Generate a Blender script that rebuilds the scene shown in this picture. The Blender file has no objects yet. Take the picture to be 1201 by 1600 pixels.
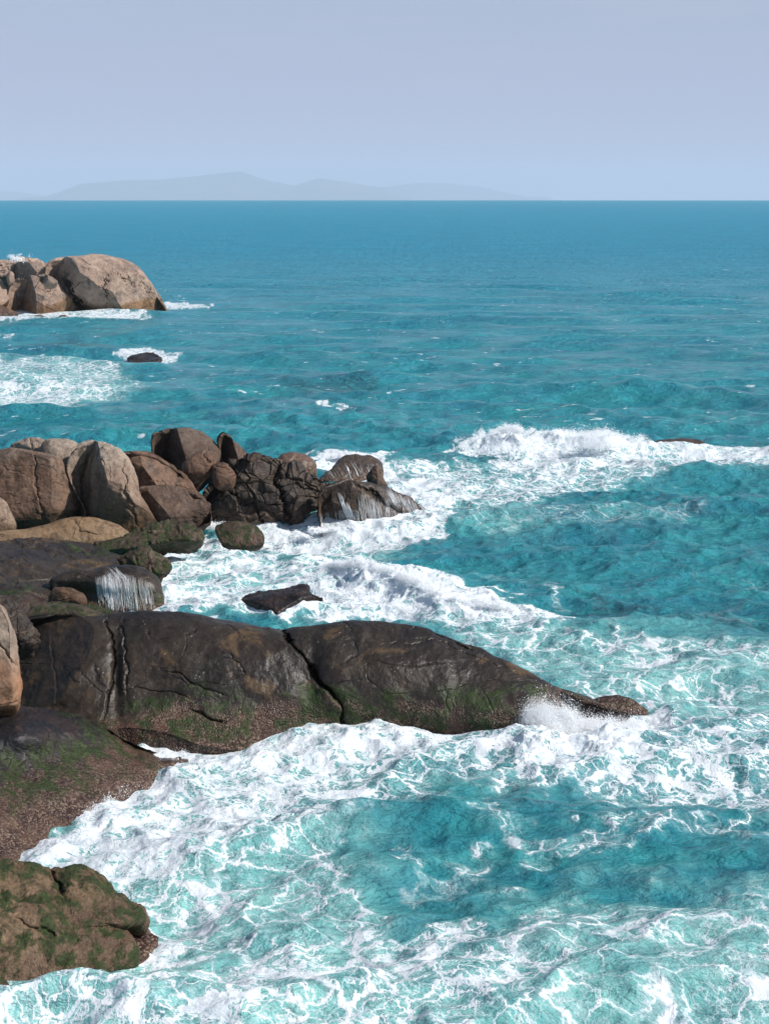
import bpy, math, numpy as np
from mathutils import Vector
from mathutils.bvhtree import BVHTree

# ---------------------------------------------------------------- camera, world, sun, exposure
H, F, EYE = 20.0, 2800.0, 306.0          # eye height (m), focal length in photo pixels, eye level row
scene = bpy.context.scene
C = scene.collection
cd = bpy.data.cameras.new('camera'); cam = bpy.data.objects.new('camera', cd); C.objects.link(cam)
cam.location = (0, 0, H); cam.rotation_euler = (math.radians(90), 0, 0)
cd.sensor_fit = 'VERTICAL'; cd.sensor_height = 36.0; cd.lens = 36.0 * F / 1600.0
cd.shift_y = -(800.0 - EYE) / 1600.0
cd.clip_start = 0.5; cd.clip_end = 200000.0
scene.camera = cam

SUN = Vector((0.92, -0.26, 0.74)).normalized()
world = bpy.data.worlds.new('World'); scene.world = world; world.use_nodes = True
nt = world.node_tree; N = nt.nodes; L = nt.links; N.clear()
out = N.new('ShaderNodeOutputWorld'); bg = N.new('ShaderNodeBackground')
sky = N.new('ShaderNodeTexSky'); sky.sky_type = 'NISHITA'; sky.sun_disc = False
sky.sun_elevation = math.asin(SUN.z); sky.sun_rotation = math.atan2(SUN.x, SUN.y)
sky.air_density = 1.2; sky.dust_density = 1.0; sky.ozone_density = 2.0
tc = N.new('ShaderNodeTexCoord'); sep = N.new('ShaderNodeSeparateXYZ')
L.new(tc.outputs['Generated'], sep.inputs[0])
# milky air band low over the sea
mr = N.new('ShaderNodeMapRange'); mr.interpolation_type = 'SMOOTHSTEP'
mr.inputs['From Min'].default_value = 0.06; mr.inputs['From Max'].default_value = 0.24
mr.inputs['To Min'].default_value = 0.93; mr.inputs['To Max'].default_value = 0.0
L.new(sep.outputs['Z'], mr.inputs['Value'])
gr = N.new('ShaderNodeValToRGB')
gr.color_ramp.elements[0].position = 0.0; gr.color_ramp.elements[0].color = (5.1, 5.3, 7.2, 1)
gr.color_ramp.elements[1].position = 1.0; gr.color_ramp.elements[1].color = (4.3, 5.0, 7.1, 1)
mg = N.new('ShaderNodeMath'); mg.operation = 'MULTIPLY'; mg.inputs[1].default_value = 8.5
L.new(sep.outputs['Z'], mg.inputs[0]); L.new(mg.outputs[0], gr.inputs[0])
mp = N.new('ShaderNodeMapping'); mp.inputs['Scale'].default_value = (9, 9, 70)
L.new(tc.outputs['Generated'], mp.inputs[0])
cn = N.new('ShaderNodeTexNoise'); cn.inputs['Scale'].default_value = 1.0; cn.inputs['Detail'].default_value = 5
L.new(mp.outputs[0], cn.inputs['Vector'])
cr = N.new('ShaderNodeMapRange'); cr.inputs['From Min'].default_value = 0.5; cr.inputs['From Max'].default_value = 0.75
cr.inputs['To Min'].default_value = 0.0; cr.inputs['To Max'].default_value = 0.5
L.new(cn.outputs['Fac'], cr.inputs['Value'])
cz = N.new('ShaderNodeMapRange'); cz.inputs['From Min'].default_value = 0.04; cz.inputs['From Max'].default_value = 0.10
L.new(sep.outputs['Z'], cz.inputs['Value'])
cm2 = N.new('ShaderNodeMath'); cm2.operation = 'MULTIPLY'; L.new(cr.outputs[0], cm2.inputs[0]); L.new(cz.outputs[0], cm2.inputs[1])
mc = N.new('ShaderNodeMixRGB'); mc.inputs[2].default_value = (5.2, 5.3, 7.0, 1)
L.new(cm2.outputs[0], mc.inputs[0]); L.new(gr.outputs[0], mc.inputs[1])
mx = N.new('ShaderNodeMixRGB'); L.new(mr.outputs[0], mx.inputs[0]); L.new(sky.outputs[0], mx.inputs[1]); L.new(mc.outputs[0], mx.inputs[2])
L.new(mx.outputs[0], bg.inputs[0]); bg.inputs[1].default_value = 0.090
L.new(bg.outputs[0], out.inputs[0])

sd = bpy.data.lights.new('sun', 'SUN'); so = bpy.data.objects.new('sun', sd); C.objects.link(so)
sd.energy = 4.6; sd.angle = math.radians(0.6); sd.color = (1.0, 0.955, 0.90)
so.rotation_euler = SUN.to_track_quat('Z', 'Y').to_euler(); so.location = (50, 0, 80)
vs = scene.view_settings; vs.view_transform = 'Standard'; vs.look = 'None'; vs.exposure = 0.25; vs.gamma = 1.0
scene.cycles.use_denoising = True; scene.cycles.sample_clamp_direct = 2.5; scene.cycles.sample_clamp_indirect = 1.5; scene.cycles.max_bounces = 10; scene.cycles.diffuse_bounces = 7; scene.cycles.volume_bounces = 0; scene.cycles.caustics_reflective = False
scene.cycles.caustics_refractive = False

# ---------------------------------------------------------------- helpers
def P(px, py, z=0.0):
    """world point at height z seen at a photo position"""
    D = (H - z) * F / (py - EYE)
    return np.array([(px - 600.5) / F * D, D, z])

G = np.random.RandomState(7).normal(size=(256, 3)); G /= np.linalg.norm(G, axis=1)[:, None]; G = G.astype(np.float32)
def _hash(ix, iy, iz, seed):
    h = (ix.astype(np.int64) * 73856093) ^ (iy.astype(np.int64) * 19349663) ^ (iz.astype(np.int64) * 83492791) ^ (seed * 2654435)
    h = (h ^ (h >> 13)) * 1274126177
    return (h ^ (h >> 16)) & 0x7fffffff
def perlin(p, seed=0):
    p = np.asarray(p, np.float64); i = np.floor(p).astype(np.int64); f = (p - i).astype(np.float32)
    u = f * f * f * (f * (f * 6 - 15) + 10); r = np.zeros(len(p), np.float32)
    for dx in (0, 1):
        wx = u[:, 0] if dx else 1 - u[:, 0]
        for dy in (0, 1):
            wy = u[:, 1] if dy else 1 - u[:, 1]
            for dz in (0, 1):
                wz = u[:, 2] if dz else 1 - u[:, 2]
                g = G[_hash(i[:, 0] + dx, i[:, 1] + dy, i[:, 2] + dz, seed) & 255]
                r += wx * wy * wz * (g[:, 0] * (f[:, 0] - dx) + g[:, 1] * (f[:, 1] - dy) + g[:, 2] * (f[:, 2] - dz))
    return r * 1.5
def fbm(p, oct=4, seed=0, gain=0.5, kind=0):
    r = 0; a = 1.0; s = 1.0
    for k in range(oct):
        n = perlin(p * s, seed + k * 17)
        if kind == 1: n = 1 - 2 * np.abs(n)          # ridged
        if kind == 2: n = 2 * np.abs(n) - 0.4        # billow
        r = r + a * n; a *= gain; s *= 2.03
    return r
def worley(p, seed=0):
    i = np.floor(p).astype(np.int64); n = len(p)
    f1 = np.full(n, 9.0); f2 = np.full(n, 9.0); idv = np.zeros(n)
    for dx in (-1, 0, 1):
        for dy in (-1, 0, 1):
            for dz in (-1, 0, 1):
                c = i + (dx, dy, dz)
                h = _hash(c[:, 0], c[:, 1], c[:, 2], seed)
                q = c + np.stack([(h & 1023) / 1023., ((h >> 10) & 1023) / 1023., ((h >> 20) & 1023) / 1023.], 1)
                d = np.linalg.norm(q - p, axis=1)
                m = d < f1
                f2 = np.where(m, f1, np.minimum(f2, d)); idv = np.where(m, ((h >> 5) & 4095) / 4095., idv); f1 = np.where(m, d, f1)
    return f1, f2, idv
def sstep(a, b, x):
    t = np.clip((x - a) / (b - a), 0, 1); return t * t * (3 - 2 * t)

def make_mesh(name, V, Fc, mat, smooth=True):
    """V (n,3), Fc (m,k) equal-size faces"""
    me = bpy.data.meshes.new(name); V = np.asarray(V, np.float32); Fc = np.asarray(Fc, np.int32)
    k = Fc.shape[1]
    me.vertices.add(len(V)); me.vertices.foreach_set('co', V.ravel())
    me.loops.add(Fc.size); me.loops.foreach_set('vertex_index', Fc.ravel())
    me.polygons.add(len(Fc)); me.polygons.foreach_set('loop_start', np.arange(0, Fc.size, k, dtype=np.int32))
    me.polygons.foreach_set('loop_total', np.full(len(Fc), k, np.int32))
    me.polygons.foreach_set('use_smooth', np.full(len(Fc), smooth))
    me.update(calc_edges=True); me.validate(); me.materials.append(mat)
    o = bpy.data.objects.new(name, me); C.objects.link(o); return o
def tag(o, label=None, cat=None, group=None, kind=None):
    if label: o['label'] = label
    if cat: o['category'] = cat
    if group: o['group'] = group
    if kind: o['kind'] = kind
    return o
def gridfaces(nr, nc, off=0):
    a = np.arange(nr * nc).reshape(nr, nc) + off
    return np.stack([a[:-1, :-1], a[:-1, 1:], a[1:, 1:], a[1:, :-1]], -1).reshape(-1, 4)

# ---------------------------------------------------------------- materials
class NB:
    def __init__(s, name):
        s.m = bpy.data.materials.new(name); s.m.use_nodes = True; s.t = s.m.node_tree; s.t.nodes.clear()
        s.out = s.n('ShaderNodeOutputMaterial')
    def n(s, t, **k):
        x = s.t.nodes.new(t)
        for a, v in k.items(): setattr(x, a, v)
        return x
    def put(s, sock, v):
        if isinstance(v, bpy.types.NodeSocket): s.t.links.new(v, sock)
        elif v is not None: sock.default_value = v
    def pos(s): return s.n('ShaderNodeNewGeometry').outputs['Position']
    def map(s, v, sc, loc=(0, 0, 0)):
        x = s.n('ShaderNodeMapping'); s.put(x.inputs['Vector'], v); x.inputs['Scale'].default_value = sc; x.inputs['Location'].default_value = loc; return x.outputs[0]
    def noise(s, v, scale, detail=4, rough=0.55, dist=0.0, color=False):
        x = s.n('ShaderNodeTexNoise'); s.put(x.inputs['Vector'], v); x.inputs['Scale'].default_value = scale
        x.inputs['Detail'].default_value = detail; x.inputs['Roughness'].default_value = rough; x.inputs['Distortion'].default_value = dist
        return x.outputs['Color' if color else 'Fac']
    def vor(s, v, scale, feature='F1', out='Distance', rand=1.0):
        x = s.n('ShaderNodeTexVoronoi', feature=feature); s.put(x.inputs['Vector'], v); x.inputs['Scale'].default_value = scale
        x.inputs['Randomness'].default_value = rand
        return x.outputs[out]
    def math(s, op, a, b=None, c=None):
        x = s.n('ShaderNodeMath', operation=op); s.put(x.inputs[0], a); s.put(x.inputs[1], b); s.put(x.inputs[2], c); return x.outputs[0]
    def ss(s, v, a, b, lo=0.0, hi=1.0):
        x = s.n('ShaderNodeMapRange', interpolation_type='SMOOTHSTEP'); s.put(x.inputs['Value'], v)
        s.put(x.inputs['From Min'], a); s.put(x.inputs['From Max'], b); s.put(x.inputs['To Min'], lo); s.put(x.inputs['To Max'], hi); return x.outputs[0]
    def lin(s, v, a, b, lo=0.0, hi=1.0):
        x = s.n('ShaderNodeMapRange'); s.put(x.inputs['Value'], v)
        s.put(x.inputs['From Min'], a); s.put(x.inputs['From Max'], b); s.put(x.inputs['To Min'], lo); s.put(x.inputs['To Max'], hi); return x.outputs[0]
    def mix(s, f, a, b, mode='MIX'):
        x = s.n('ShaderNodeMixRGB', blend_type=mode); s.put(x.inputs[0], f)
        for k, v in ((1, a), (2, b)): s.put(x.inputs[k], tuple(v) + (1,) if isinstance(v, (tuple, list)) and len(v) == 3 else v)
        return x.outputs[0]
    def bump(s, h, strength, dist, normal=None):
        x = s.n('ShaderNodeBump'); s.put(x.inputs['Height'], h); s.put(x.inputs['Strength'], strength); s.put(x.inputs['Distance'], dist)
        if normal is not None: s.put(x.inputs['Normal'], normal)
        return x.outputs[0]
    def bsdf(s, col, rough, normal=None, spec=0.5, ior=None, **kw):
        x = s.n('ShaderNodeBsdfPrincipled'); s.put(x.inputs['Base Color'], tuple(col) + (1,) if isinstance(col, (tuple, list)) else col)
        s.put(x.inputs['Roughness'], rough); s.put(x.inputs['Specular IOR Level'], spec)
        if ior: x.inputs['IOR'].default_value = ior
        if normal is not None: s.put(x.inputs['Normal'], normal)
        return x.outputs[0]
    def surf(s, o): s.t.links.new(o, s.out.inputs['Surface']); return s.m

def rock_mat(name, A, B, Cc, sc=1.0, barn=0.0, barn_amt=1.0, g0=0.3, g1=1.2, green=0.0, rough=0.6, specks=0.0, streak=0.0,
             low=None, low_z=2.0, bumpd=0.05, top=None, top_z=4.0, grn=(.016, .024, .005), fine=1.0):
    b = NB(name); p = b.pos(); z = b.n('ShaderNodeSeparateXYZ'); b.put(z.inputs[0], p); z = z.outputs['Z']
    n1 = b.noise(p, 0.45 * sc, 6, 0.6, 0.6); n2 = b.noise(b.map(p, (1, 1, 1), (13, 5, 2)), 1.7 * sc, 7, 0.65, 0.3)
    n3 = b.noise(p, 7.0 * sc, 6, 0.7); n4 = b.noise(b.map(p, (1, 1, 1), (3, 50, 9)), 0.9 * sc, 5, 0.6, 1.2)
    col = b.mix(b.ss(n1, 0.40, 0.62), A, B)
    col = b.mix(b.ss(n4, 0.55, 0.68), col, Cc)
    zz = b.math('ADD', z, b.math('MULTIPLY', b.math('SUBTRACT', n1, 0.5), 2.0 / sc))
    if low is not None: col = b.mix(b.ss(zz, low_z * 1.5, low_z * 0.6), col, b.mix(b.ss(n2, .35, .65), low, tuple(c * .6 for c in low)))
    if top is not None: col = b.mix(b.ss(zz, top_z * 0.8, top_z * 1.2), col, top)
    if streak:
        st = b.noise(b.map(p, (2.2, 2.2, 0.22)), 1.0 * sc, 5, 0.6, 0.4)
        col = b.mix(b.math('MULTIPLY', b.ss(st, 0.48, 0.66), streak), col, tuple(c * .35 for c in A))
    col = b.mix(1.0, col, b.mix(b.lin(n3, .25, .75), (.55, .55, .55), (1.5, 1.45, 1.4)), 'MULTIPLY')
    # hairline fissures with pale or dark fill
    wv = b.mix(0.35, b.map(p, (.5, .5, .8)), b.noise(p, 1.1 * sc, 4, .6, 0, True), 'ADD')
    cr = b.vor(wv, 1.1 * sc, 'DISTANCE_TO_EDGE')
    crk = b.math('MULTIPLY', b.ss(cr, 0.018, 0.0), b.ss(n2, .46, .58))
    col = b.mix(b.math('MULTIPLY', crk, .7), col, tuple(c * .25 for c in A))
    hgt = b.math('ADD', b.math('MULTIPLY', n3, 0.6), b.math('MULTIPLY', n2, 1.0))
    hgt = b.math('SUBTRACT', hgt, b.math('MULTIPLY', crk, 0.5))
    wp_ = b.mix(.12, p, b.noise(p, 6.0, 3, .6, 0, True), 'ADD'); v = b.vor(wp_, 15.0 * fine, 'F1', 'Color'); vd = b.vor(wp_, 15.0 * fine)
    vg = b.n('ShaderNodeRGBToBW'); b.put(vg.inputs[0], v); vg = vg.outputs[0]
    if barn > 0:
        bm = b.math('MULTIPLY', b.ss(zz, barn * 1.35, barn * 0.7), barn_amt)
        fleck = b.math('MULTIPLY', b.ss(vg, .50, .75), b.ss(n2, .30, .6))
        bc = b.mix(b.ss(n4, .4, .62), (.035, .016, .012), (.085, .045, .030))
        bc = b.mix(fleck, bc, b.mix(n3, (.13, .085, .055), (.30, .22, .16)))
        col = b.mix(bm, col, bc)
        hgt = b.math('ADD', hgt, b.math('MULTIPLY', b.math('MULTIPLY', b.math('SUBTRACT', 1.0, vd), bm), .9))
    else: bm = 0.0
    if specks:
        sp = b.vor(b.map(p, (1, 1, 1), (7, 7, 7)), 6.0, 'F1')
        sm = b.math('MULTIPLY', b.ss(sp, .22, .10), b.math('MULTIPLY', b.ss(n2, .52, .64), specks))
        col = b.mix(sm, col, (.42, .36, .30))
    if green:
        gm = b.math('MULTIPLY', b.ss(zz, g0 - .35, g0 + .1), b.ss(zz, g1 + .35, g1 - .1))
        gm = b.math('MULTIPLY', gm, b.ss(b.math('ADD', n2, green), .62, .76))
        gm = b.math('MULTIPLY', gm, b.ss(n3, .25, .45))
        gc = b.mix(b.ss(n3, .4, .65), grn, tuple(c * 2.0 for c in grn))
        col = b.mix(gm, col, gc)
        hgt = b.math('ADD', hgt, b.math('MULTIPLY', gm, .4))
    rr = b.lin(n2, .3, .7, rough - .15, rough + .2)
    nb = b.bump(hgt, 0.9, bumpd)
    return b.surf(b.bsdf(col, rr, nb, 0.30))

M_dark = rock_mat('dark_wet_rock', (.017, .013, .011), (.036, .027, .020), (.085, .055, .030), 0.5, barn=1.05, g0=.4, g1=1.5, green=.17, rough=.40, specks=.5, fine=1.1)
M_darkL = rock_mat('olive_dark_rock', (.024, .021, .019), (.046, .037, .027), (.085, .068, .042), 0.5, barn=.95, g0=.3, g1=1.2, green=.12, rough=.45, specks=.8, fine=1.1)
M_low = rock_mat('maroon_barnacle_rock', (.013, .012, .014), (.024, .016, .014), (.045, .030, .020), 1.0, barn=1.0, barn_amt=.85, g0=.5, g1=1.5, green=.19, rough=.42, fine=1.2)
M_moss = rock_mat('barnacle_mossy_rock', (.095, .060, .032), (.15, .10, .06), (.045, .03, .015), 1.1, barn=1.0, barn_amt=.5, g0=-.5, g1=3.5, green=.19, rough=.65, fine=1.3, specks=.7)
M_moss2 = rock_mat('green_algae_rock', (.045, .030, .020), (.080, .060, .038), (.04, .025, .017), 1.2, barn=.6, barn_amt=.7, g0=-.3, g1=5, green=.17, rough=.6)
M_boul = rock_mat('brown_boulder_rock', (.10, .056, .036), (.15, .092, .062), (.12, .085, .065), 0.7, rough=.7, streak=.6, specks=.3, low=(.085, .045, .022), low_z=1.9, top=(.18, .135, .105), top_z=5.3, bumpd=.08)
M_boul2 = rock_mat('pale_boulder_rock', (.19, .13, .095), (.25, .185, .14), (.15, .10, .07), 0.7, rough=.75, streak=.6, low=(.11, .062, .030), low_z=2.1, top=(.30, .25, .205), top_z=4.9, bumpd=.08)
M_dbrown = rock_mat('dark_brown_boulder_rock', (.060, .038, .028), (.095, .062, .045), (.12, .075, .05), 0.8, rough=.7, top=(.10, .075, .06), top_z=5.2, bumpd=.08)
M_crag = rock_mat('black_craggy_rock', (.030, .023, .019), (.062, .043, .032), (.10, .070, .050), 1.0, barn=.9, barn_amt=.6, rough=.55, streak=.3, bumpd=.08)
M_slab = rock_mat('ochre_slab_rock', (.17, .108, .058), (.22, .15, .09), (.11, .07, .04), 0.8, rough=.6, streak=.5, bumpd=.08)
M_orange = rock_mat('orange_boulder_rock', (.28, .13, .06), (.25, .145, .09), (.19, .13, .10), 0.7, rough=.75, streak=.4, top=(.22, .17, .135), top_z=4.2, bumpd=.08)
M_far = rock_mat('pinkish_granite', (.25, .18, .14), (.33, .24, .19), (.20, .155, .13), 0.18, rough=.8, streak=.5, low=(.24, .14, .075), low_z=2.0, top=(.40, .30, .235), top_z=9.0, bumpd=.35, fine=.3)
M_outer = rock_mat('washed_maroon_rock', (.10, .062, .045), (.15, .10, .075), (.07, .055, .035), 1.0, barn=.5, green=.08, g0=.9, g1=2.5, rough=.38)
M_wash = rock_mat('washed_brown_rock', (.040, .030, .024), (.070, .049, .036), (.10, .070, .050), 1.0, barn=.4, rough=.4, streak=.4)
M_black = rock_mat('black_wet_rock', (.014, .010, .009), (.035, .022, .017), (.05, .03, .022), 1.2, rough=.3)

def foam_mat():
    b = NB('sea_spray_white'); p = b.pos()
    d = b.n('ShaderNodeBsdfDiffuse'); d.inputs[0].default_value = (.96, .97, .98, 1)
    t = b.n('ShaderNodeBsdfTranslucent'); t.inputs[0].default_value = (.96, .97, .98, 1)
    m = b.n('ShaderNodeMixShader'); m.inputs[0].default_value = .45
    b.t.links.new(d.outputs[0], m.inputs[1]); b.t.links.new(t.outputs[0], m.inputs[2])
    return b.surf(m.outputs[0])
M_spray = foam_mat()

def sea_mat():
    b = NB('sea_water'); p = b.pos()
    def att(n):
        a = b.n('ShaderNodeAttribute'); a.attribute_name = n; return a.outputs['Fac']
    foam, milk, dark = att('foam'), att('milk'), att('reef')
    q = b.map(p, (1, 1, 0))
    w = b.noise(q, 0.40, 5, .62, 0, True); w2 = b.noise(q, 1.9, 4, .6, 0, True)
    wq = b.mix(1.0, q, b.mix(1.0, w, (2.6, 2.6, 0), 'MULTIPLY'), 'ADD')
    wq = b.mix(1.0, wq, b.mix(1.0, w2, (.75, .75, 0), 'MULTIPLY'), 'ADD')
    e1 = b.vor(wq, 0.75, 'DISTANCE_TO_EDGE'); e2 = b.vor(wq, 1.9, 'DISTANCE_TO_EDGE'); e3 = b.vor(wq, 5.2, 'DISTANCE_TO_EDGE')
    web = b.math('MAXIMUM', b.ss(e1, .15, 0.0), b.math('MULTIPLY', b.ss(e2, .17, 0.0), .85))
    web = b.math('MAXIMUM', web, b.math('MULTIPLY', b.ss(e3, .22, 0.0), .62))
    n1 = b.noise(wq, 0.35, 5, .6); n2 = b.noise(wq, 1.6, 7, .62)
    S = b.math('ADD', b.math('MULTIPLY', web, .74), b.math('MULTIPLY', n2, .42))
    S = b.math('ADD', S, b.math('MULTIPLY', n1, .28))            # ~0.55 .. 1.3
    th = b.lin(foam, 0, 1, 1.43, .36)
    fm = b.lin(S, th, b.math('ADD', th, .17))
    fm = b.math('MULTIPLY', fm, b.ss(foam, .02, .10))
    # thin foam film
    film = b.math('MULTIPLY', b.ss(S, b.math('SUBTRACT', th, .30), b.math('ADD', th, .05)), .26)
    film = b.math('MULTIPLY', film, b.ss(foam, .12, .4))
    sy0 = b.n('ShaderNodeSeparateXYZ'); b.put(sy0.inputs[0], p); sy_ = sy0.outputs['Y']
    # scattered small whitecaps on the open water
    cq = b.map(p, (.5, 1.1, 0))
    wc = b.noise(cq, 1.0, 6, .6, .5); wl = b.noise(b.map(p, (1, 1, 0), (4, 4, 0)), .035, 3, .5)
    caps = b.ss(b.math('ADD', wc, b.math('MULTIPLY', wl, .25)), .78, .83)
    fm = b.math('MAXIMUM', b.math('MAXIMUM', fm, film), b.math('MULTIPLY', b.math('MULTIPLY', caps, b.ss(sy_, 115, 150)), .75))
    # water body
    big = b.noise(b.map(p, (.012, .05, 0)), 1.0, 5, .6); mid = b.noise(b.map(p, (.12, .4, 0)), 1.0, 5, .6)
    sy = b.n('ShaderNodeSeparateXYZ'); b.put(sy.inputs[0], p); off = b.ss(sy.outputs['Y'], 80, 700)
    deep = b.mix(b.ss(big, .38, .62), (.020, .180, .245), (.024, .222, .278))
    deep = b.mix(b.ss(mid, .35, .7), deep, (.034, .282, .305))
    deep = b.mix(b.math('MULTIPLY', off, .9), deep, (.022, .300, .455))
    wg = b.noise(b.map(p, (1, 1, 0)), .045, 11, .72, .3); wgl = b.lin(wg, .32, .68, .90, 1.15)  # light and dark of wave facets put into the water colour, strongest offshore
    wgl = b.mix(b.ss(sy.outputs['Y'], 70, 160, .35, 1.0), (1, 1, 1), wgl); deep = b.mix(1.0, deep, wgl, 'MULTIPLY')
    mk = b.math('MULTIPLY', milk, b.ss(b.math('ADD', n1, b.math('MULTIPLY', n2, .5)), .45, .95, .55, 1.1))
    wat = b.mix(mk, deep, (.24, .56, .53))
    wat = b.mix(b.math('MULTIPLY', dark, b.ss(n2, .35, .6)), wat, (.022, .035, .055))
    fcol = b.mix(b.ss(n2, .3, .7), (.56, .63, .67), (.80, .82, .835))
    # ripples
    r1 = b.noise(b.map(p, (.8, 1.5, 1)), 1.0, 8, .62, .3); r2 = b.noise(b.map(p, (.10, .28, 1)), 1.0, 5, .6)
    r0 = b.noise(b.map(p, (3.5, 5.5, 1)), 1.0, 6, .6, .2); r3 = b.noise(b.map(p, (.30, .55, 1)), 1.0, 6, .65, .4)
    rs_ = b.math('ADD', b.math('ADD', r1, b.math('MULTIPLY', r2, 1.5)), b.math('MULTIPLY', r0, .10)); rs_ = b.math('ADD', rs_, b.math('MULTIPLY', r3, b.lin(off, 0, 1, .8, 5.0)))
    nb = b.bump(rs_, 1.0, b.ss(fm, 0, 1, .60, .10))
    nb2 = b.bump(b.math('ADD', n2, b.math('MULTIPLY', fm, .5)), b.math('MULTIPLY', fm, .7), .16, nb)
    w_ = b.bsdf(wat, b.lin(off, 0, 1, .14, .45), nb, b.lin(off, 0, 1, .5, .3), 1.333); f_ = b.bsdf(fcol, .85, nb2, .15)
    m = b.n('ShaderNodeMixShader'); b.put(m.inputs[0], fm); b.t.links.new(w_, m.inputs[1]); b.t.links.new(f_, m.inputs[2])
    return b.surf(m.outputs[0])
M_sea = sea_mat()

# ---------------------------------------------------------------- sea
def seg_dist(X, Y, pts):
    """distance to a polyline, arc parameter 0..1 and side"""
    best = np.full(X.shape, 1e9); tt = np.zeros(X.shape); side = np.zeros(X.shape); n = len(pts) - 1
    for k in range(n):
        ax, ay = pts[k][:2]; bx, by = pts[k + 1][:2]; dx, dy = bx - ax, by - ay; l2 = dx * dx + dy * dy + 1e-9
        t = np.clip(((X - ax) * dx + (Y - ay) * dy) / l2, 0, 1); ex = X - ax - t * dx; ey = Y - ay - t * dy
        d = np.hypot(ex, ey); m = d < best
        best = np.where(m, d, best); tt = np.where(m, (k + t) / n, tt); side = np.where(m, np.sign(dx * ey - dy * ex), side)
    return best, tt, side
def inside(X, Y, poly):
    r = np.zeros(X.shape, bool); n = len(poly)
    for k in range(n):
        x1, y1 = poly[k]; x2, y2 = poly[(k + 1) % n]
        if y1 == y2: continue
        c = ((y1 > Y) != (y2 > Y)) & (X < (x2 - x1) * (Y - y1) / (y2 - y1) + x1); r ^= c
    return r

# foam areas: (polygon on the water, foam, milk, soft edge)
REG = [
 ([(-300,1345),(0,1330),(115,1300),(165,1235),(250,1190),(300,1160),(400,1145),(520,1122),(700,1118),(830,1140),(960,1120),(1100,1095),(1500,1110),(1500,1235),(1150,1250),(980,1262),(880,1235),(760,1225),(640,1245),(560,1290),(480,1330),(420,1400),(300,1480),(-300,1500)], .58, .40, 30),
 ([(-300,1330),(110,1300),(165,1235),(250,1190),(300,1160),(400,1145),(520,1122),(700,1118),(760,1135),(700,1185),(560,1210),(470,1250),(400,1310),(250,1370),(-300,1400)], .82, .8, 25),
 ([(-300,1300),(250,1210),(460,1250),(560,1330),(620,1430),(640,1620),(600,2100),(-400,2100)], .49, 1.0, 55),
 ([(300,1480),(560,1440),(760,1440),(820,1500),(800,1600),(900,2100),(-300,2100),(-300,1560),(60,1540),(200,1500)], .60, .9, 30),
 ([(780,1420),(930,1395),(1100,1400),(1500,1440),(1500,2100),(760,2100),(700,1520),(740,1440)], .48, .85, 35),
 ([(690,1290),(800,1300),(930,1310),(1060,1290),(1240,1280),(1240,1300),(1050,1318),(960,1345),(850,1345),(720,1320)], .46, .3, 14),
 ([(630,1340),(740,1350),(780,1375),(740,1395),(650,1390)], .42, .3, 14),
 ([(620,980),(760,970),(880,985),(1000,1000),(1500,1030),(1500,1120),(1050,1130),(960,1110),(880,1080),(800,1045),(700,1000)], .48, .8, 30),
 ([(250,850),(330,835),(420,870),(500,872),(580,880),(640,900),(700,935),(790,955),(860,975),(800,992),(640,985),(460,975),(250,970)], .72, .8, 16),
 ([(500,870),(560,873),(640,900),(720,935),(800,945),(880,968),(800,985),(640,975),(560,960),(520,930)], .98, .8, 8),
 ([(770,1138),(1030,1132),(1045,1185),(930,1212),(790,1210)], .95, .8, 14),
 ([(300,825),(360,830),(440,850),(600,845),(640,860),(560,880),(420,870),(300,860)], .50, .55, 12),
 ([(300,815),(430,822),(560,815),(660,800),(700,800),(700,835),(600,850),(450,852),(330,842)], .84, .6, 8),
 ([(520,715),(640,720),(780,728),(1000,715),(1240,705),(1240,735),(1080,735),(940,755),(820,785),(760,800),(660,800),(600,770)], .62, .45, 14),
 ([(590,735),(700,740),(740,770),(700,800),(640,800),(590,770)], .80, .6, 10),
 ([(720,700),(770,678),(980,690),(1090,690),(1240,705),(1240,722),(1000,738),(780,730),(700,712)], .80, .5, 7),
 ([(760,675),(980,680),(990,720),(860,728),(770,722)], .97, .5, 6),
 ([(460,712),(520,706),(600,712),(600,745),(520,745)], .85, .5, 6),
 ([(640,760),(840,780),(860,830),(700,830)], .36, .4, 20),
 ([(780,800),(960,795),(1120,800),(1120,815),(900,825),(780,820)], .36, .2, 10),
 ([(-300,570),(120,560),(200,580),(180,600),(240,598),(190,620),(90,640),(-300,645)], .52, .6, 10),
 ([(-300,590),(100,595),(180,605),(120,630),(-300,638)], .64, .5, 6),
 ([(-300,484),(110,486),(240,492),(225,498),(60,502),(-300,503)], .72, .4, 3),
 ([(-300,518),(40,522),(30,527),(-300,530)], .6, .3, 3),
 ([(180,552),(225,546),(280,556),(270,563),(200,564)], .80, .3, 4),
 ([(255,472),(330,476),(330,482),(250,484)], .75, .2, 3),
 ([(485,636),(545,644),(550,650),(490,642)], .75, .3, 3),
 ([(840,905),(880,920),(900,945),(870,940)], .42, .2, 6),
 ([(60,930),(140,935),(330,950),(330,975),(60,960)], .85, .6, 6),
]
REEF = [([(880,948),(960,945),(1060,965),(1240,975),(1240,990),(1060,985),(900,965)], 10), ([(430,600),(600,590),(560,612),(440,612)], 8),
        ([(840,1180),(1000,1160),(1010,1185),(880,1200)], 10), ([(90,530),(180,535),(170,548),(60,548)], 6)]
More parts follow.
